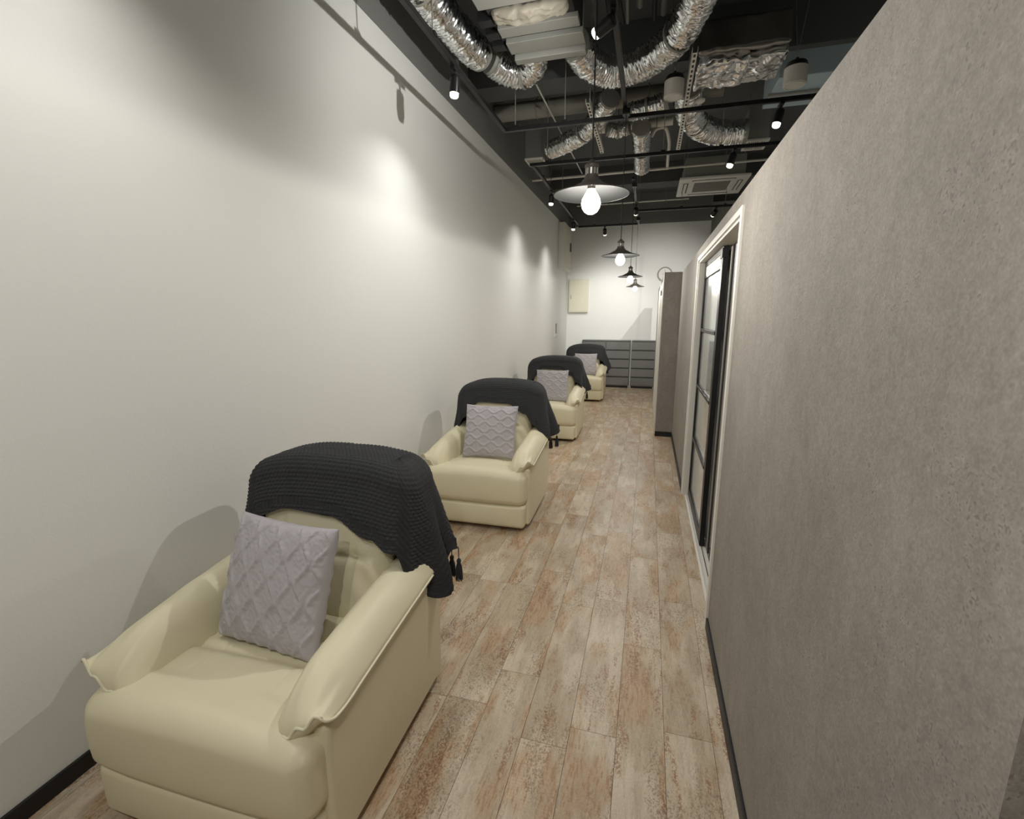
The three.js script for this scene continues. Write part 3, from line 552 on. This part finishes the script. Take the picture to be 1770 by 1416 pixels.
{
  // fan coil unit
  const t = thing('fan_coil_unit', 'grey slatted fan coil unit hanging at the top of the photo', 'air handler', [0, 0, 0]);
  const a = -1.20, b = -0.575;
  part('casing', rbox(a + 0.02, b - 0.02, 3.66, 3.95, -4.02, -2.4, 0.006), M.slot, t);
  part('bottom_plate', rbox(a - 0.02, b + 0.01, 3.64, 3.66, -3.44, -2.4, 0.004), M.galv, t);
  part('bottom_plate', rbox(a + 0.05, b, 3.625, 3.66, -3.765, -3.65, 0.004), M.galv, t);
  part('bottom_plate', rbox(a + 0.06, b + 0.01, 3.62, 3.66, -3.985, -3.83, 0.004), M.galv, t);
  part('end_lip', rbox(a + 0.08, b + 0.01, 3.585, 3.66, -4.075, -4.00, 0.006), M.galv, t);
  const ins = softBox(b - a - 0.10, 0.07, 0.15, 0.03, [30, 4, 8], (p, u, v, w) => { p.y += 0.022 * (vn(p.x * 26, p.z * 40) - 0.5) + 0.01 * (vn(p.x * 60, p.z * 60) - 0.5) - 0.02 * (1 - u * u); p.z *= 1 - 0.25 * u * u; }); ins.translate((a + b) / 2, 3.66, -3.545); part('insulation_roll', ins, M.insul, t);
  for (const x of [a + 0.02, b]) for (const z of [-2.9, -3.9]) part('hanger', rod([x, 3.66, z], [x, CEIL, z], 0.005, 6), M.galvPipe, t);
  for (let k = 0; k < 3; k++) part('valve_block', rbox(a - 0.06, a + 0.04, 3.63, 3.70, -3.62 - k * 0.16, -3.54 - k * 0.16, 0.005), M.black, t);
  // foil wrapped box
  const f = thing('foil_wrapped_box', 'crinkled foil wrapped box duct with a dark side, above the partition edge', 'duct', [0, 0, 0]);
  const crinkle = (w, h, d, n, seed, amp) => softBox(w, h, d, 0.03, n, (p, u, v, w2) => { const q = fbm(p.x * 9 + seed, p.z * 11 + p.y * 8, 3) - 0.5, q2 = Math.abs(fbm(p.x * 16 + p.z * 7, p.y * 14 - p.z * 9 + seed, 2) - 0.5); p.y += amp * q * 2 - amp * q2; p.z += amp * q; p.x += amp * q2 * 0.6; });
  const g1 = crinkle(0.40, 0.26, 0.42, [34, 20, 34], 3, 0.035); g1.translate(0.46, 3.74, -4.76); part('foil_jacket', g1, M.foil, f);
  const g2 = crinkle(0.30, 0.24, 0.40, [28, 20, 34], 9, 0.03); g2.translate(0.79, 3.75, -4.78); part('foil_jacket', g2, M.foil, f);
  const g3 = crinkle(0.68, 0.24, 0.06, [44, 18, 3], 12, 0.012); g3.translate(0.60, 3.80, -4.53); part('dark_flange', g3, M.foilDark, f);
  // air outlet boxes
  for (const [x0, x1, z0, z1, label, bx] of [[-1.655, -1.41, -6.70, -6.39, 'dark air outlet box with a pale grille on the white wall side', 0], [0.97, 1.22, -6.80, -6.45, 'grey air outlet box with a slatted grille near the partition', 1]]) {
    const d = thing('air_outlet', label, 'air outlet', [0, 0, 0], 0, 'ceiling air outlets');
    part('plenum', rbox(x0 + 0.01, x1 - 0.01, 3.62, 3.96, z0 + 0.01, z1 - 0.01, 0.004), bx ? M.galv : M.dark, d);
    part('frame', merge([box(x0, x1, 3.60, 3.62, z0, z0 + 0.025), box(x0, x1, 3.60, 3.62, z1 - 0.025, z1), box(x0, x0 + 0.025, 3.60, 3.62, z0 + 0.025, z1 - 0.025), box(x1 - 0.025, x1, 3.60, 3.62, z0 + 0.025, z1 - 0.025)]), M.offWhite, d);
    for (let k = 0; k < 9; k++) { const x = lerp(x0 + 0.035, x1 - 0.035, k / 8); part('slat', box(x - 0.004, x + 0.004, 3.602, 3.618, z0 + 0.025, z1 - 0.025), M.strut, d); }
    part('inner_plate', box(x0 + 0.02, x1 - 0.02, 3.619, 3.622, z0 + 0.02, z1 - 0.02), M.slot, d);
    for (const x of [x0 + 0.03, x1 - 0.03]) part('hanger', rod([x, 3.95, (z0 + z1) / 2], [x, CEIL, (z0 + z1) / 2], 0.004, 6), M.galvPipe, d);
  }
  // cassette air conditioner
  const c = thing('ceiling_cassette', 'white square ceiling cassette air conditioner with a grey grille', 'air conditioner', [0, 0, 0]);
  const x0 = 0.33, x1 = 1.30, z0 = -8.97, z1 = -7.9, Y = 3.6, cx = (x0 + x1) / 2, cz = (z0 + z1) / 2;
  part('body', rbox(x0 + 0.07, x1 - 0.07, Y + 0.03, Y + 0.32, z0 + 0.08, z1 - 0.08, 0.01), M.galv, c);
  const fr = part('panel', merge([rbox(x0, x1, Y, Y + 0.035, z0, z0 + 0.24, 0.012, 3), rbox(x0, x1, Y, Y + 0.035, z1 - 0.24, z1, 0.012, 3), rbox(x0, x0 + 0.23, Y, Y + 0.035, z0 + 0.2, z1 - 0.2, 0.012, 3), rbox(x1 - 0.23, x1, Y, Y + 0.035, z0 + 0.2, z1 - 0.2, 0.012, 3)]), M.offWhite, c);
  part('grille_back', box(x0 + 0.22, x1 - 0.22, Y + 0.02, Y + 0.03, z0 + 0.23, z1 - 0.23), M.slot, c);
  for (let k = 0; k < 9; k++) { const z = lerp(z0 + 0.27, z1 - 0.27, k / 8); part('grille_slat', rbox(x0 + 0.23, x1 - 0.23, Y + 0.004, Y + 0.016, z - 0.018, z + 0.012, 0.003), M.galvPipe, c); }
  for (const [a0, a1, b0, b1] of [[cx - 0.3, cx + 0.3, z1 - 0.15, z1 - 0.08], [cx - 0.3, cx + 0.3, z0 + 0.08, z0 + 0.15], [x0 + 0.07, x0 + 0.14, cz - 0.3, cz + 0.3], [x1 - 0.14, x1 - 0.07, cz - 0.3, cz + 0.3]]) { const o = part('air_slot', rbox(a0, a1, Y - 0.001, Y + 0.006, b0, b1, 0.002), M.slot, c); const dx = a1 - a0 > 0.2; part('louvre', dx ? rbox(a0 + 0.01, a1 - 0.01, Y - 0.008, Y - 0.002, b0 + 0.012, b1 - 0.018, 0.002) : rbox(a0 + 0.012, a1 - 0.018, Y - 0.008, Y - 0.002, b0 + 0.01, b1 - 0.01, 0.002), M.offWhite, o); }
  for (const x of [x0 + 0.1, x1 - 0.1]) for (const z of [z0 + 0.1, z1 - 0.1]) part('hanger', rod([x, Y + 0.3, z], [x, CEIL, z], 0.005, 6), M.galvPipe, c);
}
// hanging drum fittings
for (const [x, z, y, r, label] of [[0.10, -4.62, 3.43, 0.080, 'pale drum speaker hanging over the corridor beside the strut'], [1.02, -4.66, 3.43, 0.085, 'pale drum speaker hanging from wires above the partition edge']]) {
  const t = thing('drum_speaker', label, 'speaker', [x, y, z], 0, 'pale drum speakers');
  const pr = [[0, 0.165], [r * 0.8, 0.165], [r * 0.86, 0.16], [r, 0.125], [r, 0.008], [r - 0.004, 0], [r - 0.012, 0.002], [0, 0.004]].map(([a, b]) => new THREE.Vector2(a, b));
  part('drum', new THREE.LatheGeometry(pr.slice(3).reverse(), 40), M.strut, t); part('cap', new THREE.LatheGeometry(pr.slice(0, 4).reverse(), 40), M.black, t);
  const rg = new THREE.TorusGeometry(r - 0.012, 0.003, 8, 40); rg.rotateX(Math.PI / 2); part('grille_ring', rg, M.offWhite, t);
  part('bolt', rod([0, 0.16, 0], [0, 0.20, 0], 0.012, 10), M.black, t);
  for (const s of [-1, 1]) part('wire', rod([0, 0.2, 0], [s * 0.07, CEIL - y, -0.02], 0.003, 6), M.steel, t);
}
// slotted strut channels
for (const [x, y, z0, z1, label] of [[0.215, 3.46, -6.2, -4.0, 'long slotted pale strut running away beside the drum speaker'], [-0.62, 3.46, -5.95, -4.6, 'short slotted pale strut running away beside the nearest pendant cord']]) {
  const t = thing('strut_channel', label, 'strut', [0, 0, 0], 0, 'slotted strut channels');
  const h = 0.02; part('channel', merge([box(x - h, x - h + 0.003, y, y + 0.04, z0, z1), box(x + h - 0.003, x + h, y, y + 0.04, z0, z1), box(x - h, x + h, y, y + 0.003, z0, z1)]), M.strut, t);
  const n = Math.round((z1 - z0) / 0.075); for (let k = 0; k < n; k++) { const z = z0 + (k + 0.5) * (z1 - z0) / n; part('slot', rbox(x - 0.008, x + 0.008, y - 0.0012, y + 0.0012, z - 0.02, z + 0.02, 0.001, 1), M.slot, t); }
  for (const z of [z0 + 0.15, -4.75]) part('hanger', rod([x, y + 0.003, z], [x, CEIL, z], 0.005, 6), M.galvPipe, t);
}
function pipe(label, pts, r, mat, hang = [], cat = 'pipe') {
  const t = thing('ceiling_pipe', label, cat, [0, 0, 0], 0, 'pipes under the ceiling');
  part('run', pts.length === 2 ? rod(pts[0], pts[1], r, 20) : tube(pts, r, 60, 14), mat, t);
  for (const k of hang) { const q = [0, 1, 2].map((i) => lerp(pts[0][i], pts[pts.length - 1][i], k)); part('hanger', rod([q[0], q[1] + r * 0.9, q[2]], [q[0], CEIL, q[2]], 0.004, 6), M.galvPipe, t); const c = new THREE.TorusGeometry(r + 0.003, 0.006, 8, 24); const dx = Math.abs(pts[1][0] - pts[0][0]) > Math.abs(pts[1][2] - pts[0][2]); if (dx) c.rotateY(Math.PI / 2); c.translate(...q); part('clamp', c, M.galvPipe, t); }
}
pipe('wide grey pipe crossing under the dark beam', [[XL + 0.02, 3.965, -5.86], [0.62, 3.965, -5.84]], 0.092, M.galvPipe, [0.2, 0.45, 0.7]);
pipe('pale narrow pipe crossing behind the near cross track', [[-0.76, 3.90, -6.48], [0.15, 3.90, -6.44]], 0.048, M.strut, [0.3, 0.8]);
pipe('thin pale pipe crossing behind the nearest pendant', [[XL + 0.02, 3.70, -7.70], [0.16, 3.70, -7.62]], 0.018, M.strut, [0.15, 0.5, 0.8]);
pipe('thin pale pipe crossing in front of the ceiling cassette', [[-0.30, 3.76, -7.84], [1.75, 3.76, -7.80]], 0.016, M.strut, [0.2, 0.6]);
pipe('thin pale pipe crossing high before the far wall', [[-1.5, 3.78, -10.0], [0.6, 3.78, -9.95]], 0.014, M.strut, [0.3, 0.8]);
pipe('thin grey conduit running away above the left air outlet', [[-1.18, 3.82, -4.0], [-1.12, 3.80, -7.9]], 0.008, M.strut, [], 'conduit');
pipe('hooked pale pipe beside the straight silver duct', [[-0.09, 3.80, -6.6], [-0.04, 3.86, -6.55], [0.06, 3.86, -6.52], [0.12, 3.78, -6.7], [0.13, 3.72, -7.2], [0.14, 3.72, -7.7]], 0.02, M.strut);
{
  const d = thing('blue_grey_duct', 'pale blue-grey rectangular duct behind the drum speaker above the partition', 'duct', [0, 0, 0]);
  part('body', rbox(0.98, 1.70, 3.66, 3.98, -5.72, -5.06, 0.006), M.paleBlue, d); part('flange', rbox(0.96, 1.72, 3.64, 3.66, -5.40, -5.36, 0.004), M.galv, d);
  for (const x of [1.1, 1.6]) part('hanger', rod([x, 3.97, -5.4], [x, CEIL, -5.4], 0.005, 6), M.galvPipe, d);
  const s = thing('smoke_detector', 'small white round smoke detector under the curling duct', 'detector', [0.34, 3.52, -5.02]);
  part('housing', new THREE.LatheGeometry([[0, 0], [0.03, 0.002], [0.042, 0.012], [0.045, 0.03], [0, 0.032]].map(([a, b]) => new THREE.Vector2(a, b)), 28), M.offWhite, s); part('rod', rod([0, 0.03, 0], [0, CEIL - 3.52, 0], 0.004, 6), M.galvPipe, s);
  // refrigerant lines and cables over the corridor middle
  const b = thing('line_bundle', 'bundle of dark pipes and cables running away under the slab at the top', 'pipe bundle', [0, 0, 0]); const r = rng(19);
  for (let k = 0; k < 16; k++) { const x = -0.52 + k * 0.085 + (r() - 0.5) * 0.03, y = 3.95 + r() * 0.12, q = 0.012 + r() * 0.016; part('line', tube([[x + (r() - 0.5) * 0.05, y, -1.5], [x + (r() - 0.5) * 0.04, y + 0.01, -2.8], [x, y - 0.01, -3.8], [x + (r() - 0.5) * 0.06, y, -4.45]], q, 24, 8), [M.galvPipe, M.black, M.dark, M.galv][Math.floor(r() * 4)], b); }
  const u = thing('support_frame', 'thin steel support frame hanging inside the curve of the big duct', 'frame', [0, 0, 0]);
  part('crossbar', rod([-0.24, 3.86, -3.95], [0.04, 3.86, -3.95], 0.009, 8), M.galv, u); for (const x of [-0.23, 0.03]) part('leg', rod([x, 3.86, -3.95], [x, CEIL, -3.95], 0.007, 8), M.galv, u);
}

renderer.render(scene, camera);
